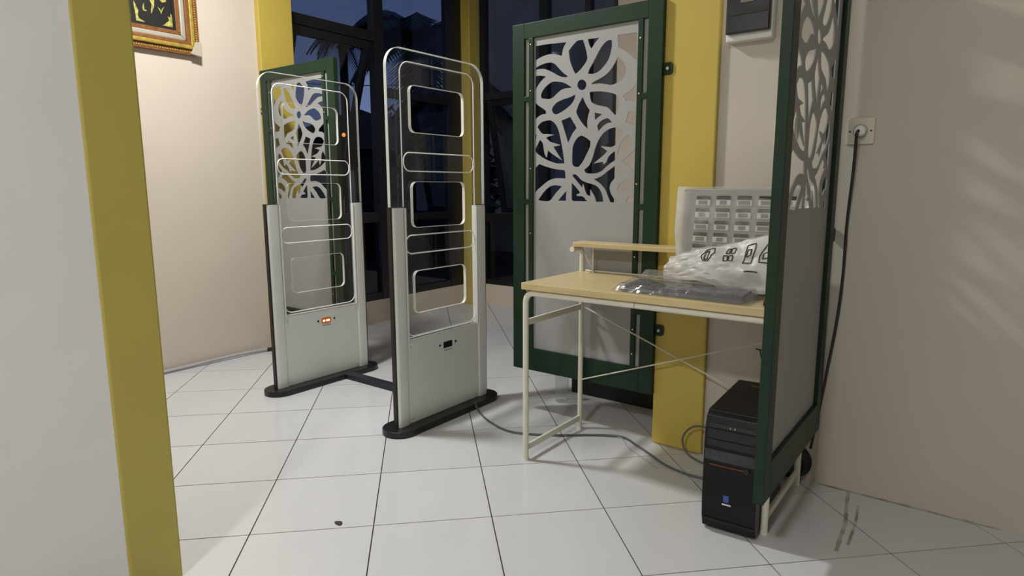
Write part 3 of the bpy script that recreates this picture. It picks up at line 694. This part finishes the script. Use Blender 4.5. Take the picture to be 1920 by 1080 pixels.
# bag over the monitor
bg_ = thing('plastic_bag', 'milky translucent bag with printed black icons over the monitor', 'bag', (-0.715, 2.30, 0.748))
def shell(u, v):
    th = 2*PI*u; z = 0.03+0.345*v
    d = 0.036*(1-v**5)+0.0015; hwid = 0.238+0.006*v+0.006*noise3(v*4, th, 2)
    c_, s_ = math.cos(th), math.sin(th); x = hwid*math.copysign(abs(c_)**0.35, c_); y = d*math.copysign(abs(s_)**0.6, s_)
    cr_ = 0.010*noise3(x*9, z*14, 1.3)*(1-v*0.5)+0.006*noise3(x*24+z*30, z*12, 4.0)
    return (x, y*(1+0.2*noise3(x*6, z*9, 0))+cr_-0.02*0+tilt(0, 0, z)[1]*0.9, z+0.006*noise3(x*5, 1, 7)*v)
G().grid(72, 26, shell).obj('bag_body', X['bag'], bg_, smooth=True)
def fold(u, v):
    x = -0.235+0.475*u
    topz = 0.115+0.095*min(1, max(0, (u-0.05)*1.35))**0.8
    botz = 0.036-0.012*u+0.010*math.sin(u*7)
    z = topz+(botz-topz)*v
    y = -0.045-0.085*math.sin(PI*min(1, v*0.60+0.02))**0.8*(0.75+0.25*min(1, u*3))-0.015*u
    cre = 0.013*noise3(u*3.2+v*1.5, v*3.0-u*2.0, 5.0)+0.010*(abs(noise3(u*6-v*4, v*5+u*5, 9.0))-0.2)+0.005*abs(noise3(u*14+v*9, v*12-u*6, 2.0))
    return (x+0.012*noise3(v*3, u*2, 3), y-cre, z+cre*0.8)
G().grid(56, 26, fold).obj('bag_fold', X['bagfold'], bg_, smooth=True)
G().grid(20, 5, lambda u, v: (-0.236+0.475*u, -0.043-0.012*math.sin(PI*v), fold(u, 0)[2]+0.012*v*(1-v)*4-0.02*v)).obj('bag_crease', X['bagfold'], bg_, smooth=True)
def onfold(P, r_=0.0013, name='printed_icon'):
    Q = []
    for i in range(len(P)):
        a_, b_ = P[i], P[(i+1) % len(P)]
        for k in range(3):
            t = k/3; u = a_[0]+(b_[0]-a_[0])*t; v = a_[1]+(b_[1]-a_[1])*t; x, y, z = fold(u, v); Q.append((x, y-0.0018, z+0.0012))
    return Q
def icon(cx, cv, shapes, sc=1.0):
    g = G()
    for S in shapes: g.tube(onfold([(cx+p*0.062*sc, cv+q*0.23*sc) for p, q in S]), 0.0018, 5, True)
    return g.obj('printed_icon', X['ink'], bg_)
icon(0.33, 0.22, [[(-1,-.2),(-.5,-.8),(.6,-.9),(1,-.2),(.4,.8),(-.3,.7)], [(-.5,-.5),(0,-.6),(.3,.5),(-.1,.6)]], 0.85)
icon(0.50, 0.24, [[(-.6,-.8),(-.1,-.8),(-.1,-.2),(-.6,-.2)], [(.1,-.8),(.7,-.8),(.7,-.2),(.1,-.2)], [(-.8,.1),(-.2,.1),(-.2,.8),(-.8,.8)], [(0,.1),(.6,.1),(.6,.8),(0,.8)]], 0.75)
icon(0.645, 0.26, [[(-.6,-.9),(.7,-.9),(.9,-.1),(.5,.9),(-.9,.9),(-.5,.2)], [(-.2,-.4),(.3,-.4),(.4,.2),(-.3,.3)]], 0.75)
icon(0.78, 0.33, [[(-.3,-1),(.9,-1.1),(.9,.6),(-.9,.5),(-.9,0)], [(-.4,-.2),(.7,-.3),(.7,.2),(-.5,.2)]], 0.9)
for u0, v0, L in ((0.64, 0.62, 0.09), (0.86, 0.68, 0.1)):
    P = [fold(u0+L*k/6, v0) for k in range(7)]; G().tube([(x, y-0.002, z+0.001) for x, y, z in P], 0.0022, 5).obj('printed_bar', X['ink'], bg_)
# keyboard in its clear sleeve
kb = thing('keyboard', 'dark grey keyboard in crinkled clear film at the desk front', 'keyboard', (-0.835, 2.125, 0.748), math.radians(-2))
def kbp(u, v):                                               # sloped wedge
    return u, v
g = G().prism([(-0.075, 0.002), (0.08, 0.002), (0.08, 0.026), (-0.070, 0.013)], -0.225, 0.225, lambda y, z, x: (x, y, z)); g.obj('body', X['black'], kb, bevel=0.003)
ks = G()
for rr in range(5):
    n_ = (22, 22, 21, 21, 15)[rr]
    for k in range(n_):
        x0 = -0.215+0.43*k/n_; x1 = x0+0.43/n_-0.003; y1 = 0.07-rr*0.0245; y0 = y1-0.020; z = 0.0135+(y0+0.07)*0.087
        ks.box(x0, x1, y0, y1, z, z+0.008)
ko = ks.obj('keys', X['keys'], kb); ko['kind'] = 'stuff'
ks_ = thing('plastic_sleeve', 'crinkled clear plastic sleeve around the keyboard', 'plastic sleeve', (-0.835, 2.125, 0.748), math.radians(-2))
def slv(u, v):
    x = -0.252+0.50*u; y = -0.092+0.245*v
    inside = min(1, max(0, min((u)/0.05, (1-u)/0.05)))*min(1, max(0, min(v/0.08, (1-v)/0.05)))
    z = 0.004+inside*(0.020+0.012*max(0, y+0.07)/0.15)+inside*(0.006*noise3(x*14, y*20, 1)+0.004*noise3(x*40, y*34, 3)+0.004)
    if v > 0.72: z += 0.022*(v-0.72)/0.28*max(0, 1-abs(u-0.12)*4)
    return (x, y, max(z, 0.0012))
G().grid(60, 26, slv).obj('film', X['clear'], ks_, smooth=True)
# mouse
ms = thing('mouse', 'small dark mouse at the right front edge of the desk', 'mouse', (-0.527, 2.075, 0.748), math.radians(8))
def mdome(u, v):
    th = 2*PI*u; ph = PI/2*v; return (0.030*math.cos(th)*math.cos(ph), 0.052*math.sin(th)*math.cos(ph), 0.004+0.030*math.sin(ph)**0.8*(1-0.18*math.sin(th)))
G().grid(20, 7, mdome).obj('shell', X['navy'], ms, smooth=True); G().lathe([(0.027, 0.0), (0.029, 0.004)], (0, 0, 0), 16).obj('underside', X['black'], ms)
G().tube([(0, 0.020, 0.0345), (0, 0.036, 0.031)], 0.003, 6).obj('scroll_wheel', X['keys'], ms)

# ================================================================== COMPUTER TOWER
pc = thing('computer_tower', 'black desktop computer tower on the floor under the desk', 'computer', (-0.6785, 1.944, 0), math.radians(3.2))
PW, PD, PH = 0.170, 0.40, 0.410
G().box(0, PW, 0.022, PD, 0.012, PH).obj('case', X['pc'], pc, bevel=0.004)
prof = [(0.03, 0.004), (0.008, 0.012), (-0.004, 0.05), (-0.010, 0.12), (-0.010, 0.30), (-0.004, 0.36), (0.008, 0.395), (0.024, 0.404)]
pf = prof+[(0.03, 0.404)]
G().prism(pf, 0.0, PW, lambda y, z, x: (x, y, z)).obj('front_bezel', X['pc'], pc, bevel=0.003)
def ff(z):                                                   # bezel depth at height z
    for (y0, z0), (y1, z1) in zip(prof, prof[1:]):
        if z0 <= z <= z1: return y0+(y1-y0)*(z-z0)/(z1-z0)
    return -0.01
def fplate(name, x0, x1, z0, z1, m, th=0.002, n=1):
    y0, y1 = ff(z0), ff(z1)
    return G().add([(x0,y0,z0),(x1,y0,z0),(x1,y1,z1),(x0,y1,z1),(x0,y0-th,z0),(x1,y0-th,z0),(x1,y1-th,z1),(x0,y1-th,z1)],
        [(0,3,2,1),(4,5,6,7),(0,1,5,4),(1,2,6,5),(2,3,7,6),(3,0,4,7)]).obj(name, X[m], pc)
fplate('glossy_strip', 0.004, PW-0.004, 0.252, 0.288, 'pcgloss')
fplate('drive_bay', 0.010, PW-0.008, 0.300, 0.322, 'black', 0.003); fplate('drive_bay', 0.010, PW-0.008, 0.326, 0.356, 'black', 0.003)
fplate('port_strip', 0.012, PW-0.012, 0.360, 0.372, 'blackmatte', 0.002)
for x in (0.080, 0.094): G().lathe([(0.0026, 0), (0.002, -0.003)], (x, ff(0.366)-0.002, 0.366), 8, 'y').obj('audio_jack', X['screw'], pc)
for x in (0.112, 0.132): fplate('usb_port', x, x+0.013, 0.3635, 0.3685, 'slot', 0.0032)
fplate('copper_line', 0.020, 0.128, 0.236, 0.2385, 'copper', 0.0028)
G().lathe([(0.010, 0), (0.009, -0.004), (0.004, -0.005)], (0.137, ff(0.237), 0.237), 14, 'y').obj('power_button', X['black'], pc)
fplate('badge', 0.070, 0.087, 0.118, 0.140, 'blue'); fplate('badge_bar', 0.066, 0.094, 0.107, 0.1115, 'whitep')
fplate('lower_lip', 0.004, PW-0.004, 0.040, 0.048, 'blackmatte', 0.004)
G().box(0.062, 0.100, 0.335, 0.345, PH, PH+0.0015).obj('top_label', X['copper'], pc)
for x in (0.025, PW-0.025):
    for y in (0.06, PD-0.04): G().lathe([(0.014, 0), (0.012, 0.013)], (x, y, 0), 10).obj('foot', X['blackmatte'], pc)

# ================================================================== CABLES
def cable(name, label, P, r_, m, cat='cable', group=None):
    o = G().tube(catmull(P, 8), r_, 7).obj(name, X[m], smooth=True); return tag(o, label, cat, group)
cable('floor_cable', 'grey cable running from the near gate under the desk to the computer', [(-2.03,2.375,0.034),(-1.985,2.35,0.008),(-1.85,2.27,0.006),(-1.681,2.228,0.006),(-1.50,2.313,0.006),(-1.36,2.42,0.006),(-1.245,2.475,0.006),(-1.15,2.43,0.006),(-1.058,2.375,0.006),(-0.95,2.31,0.006),(-0.817,2.288,0.007),(-0.70,2.31,0.03)], 0.0048, 'cablegrey')
cable('thin_floor_cable', 'thinner pale cable looping beside the grey one on the tiles', [(-1.40,2.40,0.004),(-1.26,2.47,0.004),(-1.18,2.40,0.004),(-1.08,2.335,0.004),(-0.98,2.275,0.004)], 0.0022, 'cablewhite')
cable('loop_cable', 'grey cable loop standing up against the yellow column behind the tower', [(-0.70,2.28,0.03),(-0.80,2.40,0.006),(-0.92,2.44,0.02),(-0.955,2.46,0.075),(-0.92,2.47,0.13),(-0.85,2.46,0.145),(-0.74,2.40,0.14)], 0.0042, 'cablegrey')
cable('hanging_wire', 'thin black wire hanging behind the desk above the tower', [(-0.60,2.505,0.478),(-0.66,2.50,0.492),(-0.69,2.498,0.496)], 0.0028, 'black')
cable('hanging_wire', 'thin black wire drooping down behind the tower', [(-0.675,2.502,0.494),(-0.655,2.50,0.42),(-0.64,2.498,0.36),(-0.655,2.49,0.32),(-0.63,2.46,0.26)], 0.0026, 'black')
so = thing('wall_socket', 'ivory square wall socket on the right wall', 'socket', (-0.39, 2.535, 1.312))
G().prism(rrect(-0.043, 0.043, -0.045, 0.045, 0.004, 3), -0.009, 0, lambda x, z, h: (x, h, z)).obj('plate', X['socketp'], so, bevel=0.002)
G().lathe([(0.024, -0.009), (0.0225, -0.013), (0.021, -0.010)], (0, 0, 0), 20, 'y').obj('socket_ring', X['socketp'], so)
for x in (-0.033, 0.033): G().lathe([(0.0035, -0.009), (0.003, -0.0098)], (x, 0, 0), 8, 'y').obj('screw', X['slot'], so)
pw = thing('power_cord', 'black power cord with white plug hanging down the right wall', 'power cord', (-0.39, 2.526, 1.312))
G().lathe([(0.018, 0.0), (0.020, -0.012), (0.017, -0.030), (0.009, -0.036)], (0.002, -0.003, 0.0), 16, 'y').obj('plug', X['whitep'], pw, smooth=True)
G().tube(catmull([(0.0,-0.036,0.0),(-0.003,-0.048,-0.012),(-0.006,-0.030,-0.05),(-0.010,-0.016,-0.15),(-0.018,-0.006,-0.32),(-0.018,-0.004,-0.51),(-0.026,-0.003,-0.67),(-0.044,-0.003,-0.85),(-0.062,-0.003,-1.02),(-0.082,-0.003,-1.18)], 8), 0.0052, 8).obj('cord', X['black'], pw, smooth=True)
co = thing('cable_coil', 'black coiled cable standing against the wall foot behind the right screen', 'cable', (-0.535, 2.497, 0.0))
for k in range(4):
    rr = 0.066-0.004*k
    G().tube([(rr*math.cos(2*PI*q/28), 0.024-0.012*k+0.001*math.sin(q), 0.073+rr*math.sin(2*PI*q/28)) for q in range(28)], 0.0068, 7, True).obj('loop', X['black'], co, smooth=True)

# ================================================================== THINGS ON AND AGAINST THE WALLS
br = thing('breaker_box', 'wall breaker box with smoky black cover on a white base', 'breaker box', (-0.775, 2.535, 1.735))
G().box(-0.088, 0.080, -0.045, 0, -0.075, 0.155).obj('base', X['whitep'], br, bevel=0.006)
G().box(-0.084, 0.076, -0.068, -0.045, -0.052, 0.150).obj('cover', X['smoke'], br, bevel=0.006)
G().box(-0.072, 0.064, -0.071, -0.068, 0.012, 0.030).obj('cover_rib', X['slot'], br)
G().box(-0.030, 0.018, -0.072, -0.068, 0.052, 0.062).obj('cover_latch', X['labelg'], br)
sp = thing('switch_plate', 'small cream switch plate mostly hidden behind the right screen post', 'switch', (-0.655, 2.535, 1.325))
G().box(-0.022, 0.05, -0.008, 0, -0.048, 0.048).obj('plate', X['socketp'], sp, bevel=0.003); G().box(0.0, 0.028, -0.011, -0.008, -0.022, 0.022).obj('rocker', X['whitep'], sp)
# gilded picture on the left wall; its outer lower right corner at Y = 2.09, Z = 1.915
pf_ = thing('framed_picture', 'gilded ornate frame with black picture and gold strokes on the left wall', 'picture', (-3.98, 1.63, 1.915))
FW, FH = 0.92, 0.70
def loopbox(name, i0, i1, x0, x1, m, bev=0.003):
    y0, y1, z0, z1 = -FW/2+i0, FW/2-i0, i0, FH-i0; d = i1-i0
    f = None
    for k in range(4):
        P = [((y0,z0),(y1,z0),(y1-d,z0+d),(y0+d,z0+d)), ((y1,z0),(y1,z1),(y1-d,z1-d),(y1-d,z0+d)), ((y1,z1),(y0,z1),(y0+d,z1-d),(y1-d,z1-d)), ((y0,z1),(y0,z0),(y0+d,z0+d),(y0+d,z1-d))][k]
        G().prism(P, x0, x1, lambda a_, b_, h: (h, a_, b_)).obj(name, X[m], pf_, bevel=bev)
loopbox('outer_moulding', 0.0, 0.034, 0.0, 0.030, 'brown'); loopbox('gold_moulding', 0.034, 0.056, 0.0, 0.044, 'gold', 0.005)
loopbox('brown_moulding', 0.056, 0.078, 0.0, 0.036, 'brown', 0.004); loopbox('silver_moulding', 0.078, 0.106, 0.0, 0.028, 'silver', 0.006); loopbox('inner_moulding', 0.106, 0.130, 0.0, 0.022, 'brown', 0.004)
loopbox('inner_lip', 0.130, 0.146, 0.0, 0.016, 'canvas', 0)
bd = G(); 
for k in range(62):
    y = -FW/2+0.02+k*(FW-0.04)/61
    for z in (0.017, FH-0.017): bd.lathe([(0.001, 0), (0.0055, 0.003), (0.001, 0.006)], (0.029, y, z), 5, 'x')
for k in range(48):
    z = 0.02+k*(FH-0.04)/47
    for y in (-FW/2+0.017, FW/2-0.017): bd.lathe([(0.001, 0), (0.0055, 0.003), (0.001, 0.006)], (0.029, y, z), 5, 'x')
b_ = bd.obj('beading', X['gold'], pf_); b_['kind'] = 'stuff'
G().box(0.0, 0.010, -FW/2+0.14, FW/2-0.14, 0.14, FH-0.14).obj('canvas', X['canvas'], pf_)
STROKES = [
 [(1.738,2.167),(1.748,2.141),(1.758,2.119),(1.753,2.09),(1.765,2.073),(1.784,2.067),(1.793,2.055),(1.742,2.055),(1.742,2.073),(1.739,2.12),(1.736,2.139)],
 [(1.792,2.165),(1.783,2.144),(1.784,2.125),(1.801,2.121),(1.804,2.129),(1.792,2.131),(1.791,2.145)],
 [(1.821,2.225),(1.853,2.232),(1.848,2.162),(1.838,2.136),(1.828,2.115),(1.829,2.139),(1.834,2.169),(1.823,2.191)],
 [(1.863,2.163),(1.876,2.144),(1.884,2.124),(1.893,2.147),(1.905,2.167),(1.894,2.157),(1.885,2.138),(1.879,2.152),(1.867,2.159)],
 [(1.921,2.119),(1.933,2.111),(1.940,2.138),(1.944,2.114),(1.944,2.058),(1.898,2.056),(1.868,2.056),(1.895,2.066),(1.907,2.078),(1.927,2.095)],
 [(1.883,2.199),(1.900,2.215),(1.919,2.207),(1.913,2.196),(1.892,2.189)],
 [(1.60,2.20),(1.66,2.25),(1.72,2.27),(1.80,2.25),(1.86,2.28),(1.80,2.30),(1.72,2.31),(1.64,2.28)],
 [(1.40,2.06),(1.52,2.08),(1.64,2.06),(1.68,2.10),(1.62,2.14),(1.50,2.13),(1.42,2.12)],
 [(1.45,2.22),(1.48,2.36),(1.52,2.42),(1.53,2.30),(1.50,2.20)]]
for S in STROKES:
    G().prism(smoothpoly([(y-1.63, z-1.915) for y, z in S], 2), 0.010, 0.0135, lambda a_, b_, h: (h, a_, b_)).obj('gold_stroke', X['goldpaint'], pf_)
G().prism([(FW/2-0.062,0.006),(FW/2+0.002,-0.004),(FW/2+0.003,0.082),(FW/2-0.030,0.080)], 0.0, 0.047, lambda a_, b_, h: (h, a_, b_)).obj('corner_protector', X['card'], pf_, bevel=0.003)

# ================================================================== BEHIND THE SCREEN
bx_ = thing('storage_box', 'low black box on the floor behind the green screen', 'box', (-1.44, 2.99, 0))
G().box(-0.335, 0.32, -0.09, 0.16, 0.0, 0.20).obj('body', X['blackmatte'], bx_, bevel=0.006); G().box(-0.338, 0.323, -0.093, 0.163, 0.20, 0.225).obj('lid', X['black'], bx_, bevel=0.004)
bo = thing('plastic_bottle', 'clear empty plastic bottle on the floor beneath the green screen', 'bottle', (-1.735, 2.74, 0))
G().lathe([(0.030, 0.0), (0.036, 0.006), (0.036, 0.05), (0.034, 0.06), (0.036, 0.07), (0.036, 0.15), (0.030, 0.185), (0.014, 0.215), (0.014, 0.235)], (0, 0, 0), 20).obj('body', X['bottle'], bo, smooth=True)
G().lathe([(0.016, 0.228), (0.016, 0.246), (0.013, 0.25)], (0, 0, 0), 14).obj('cap', X['whitep'], bo)
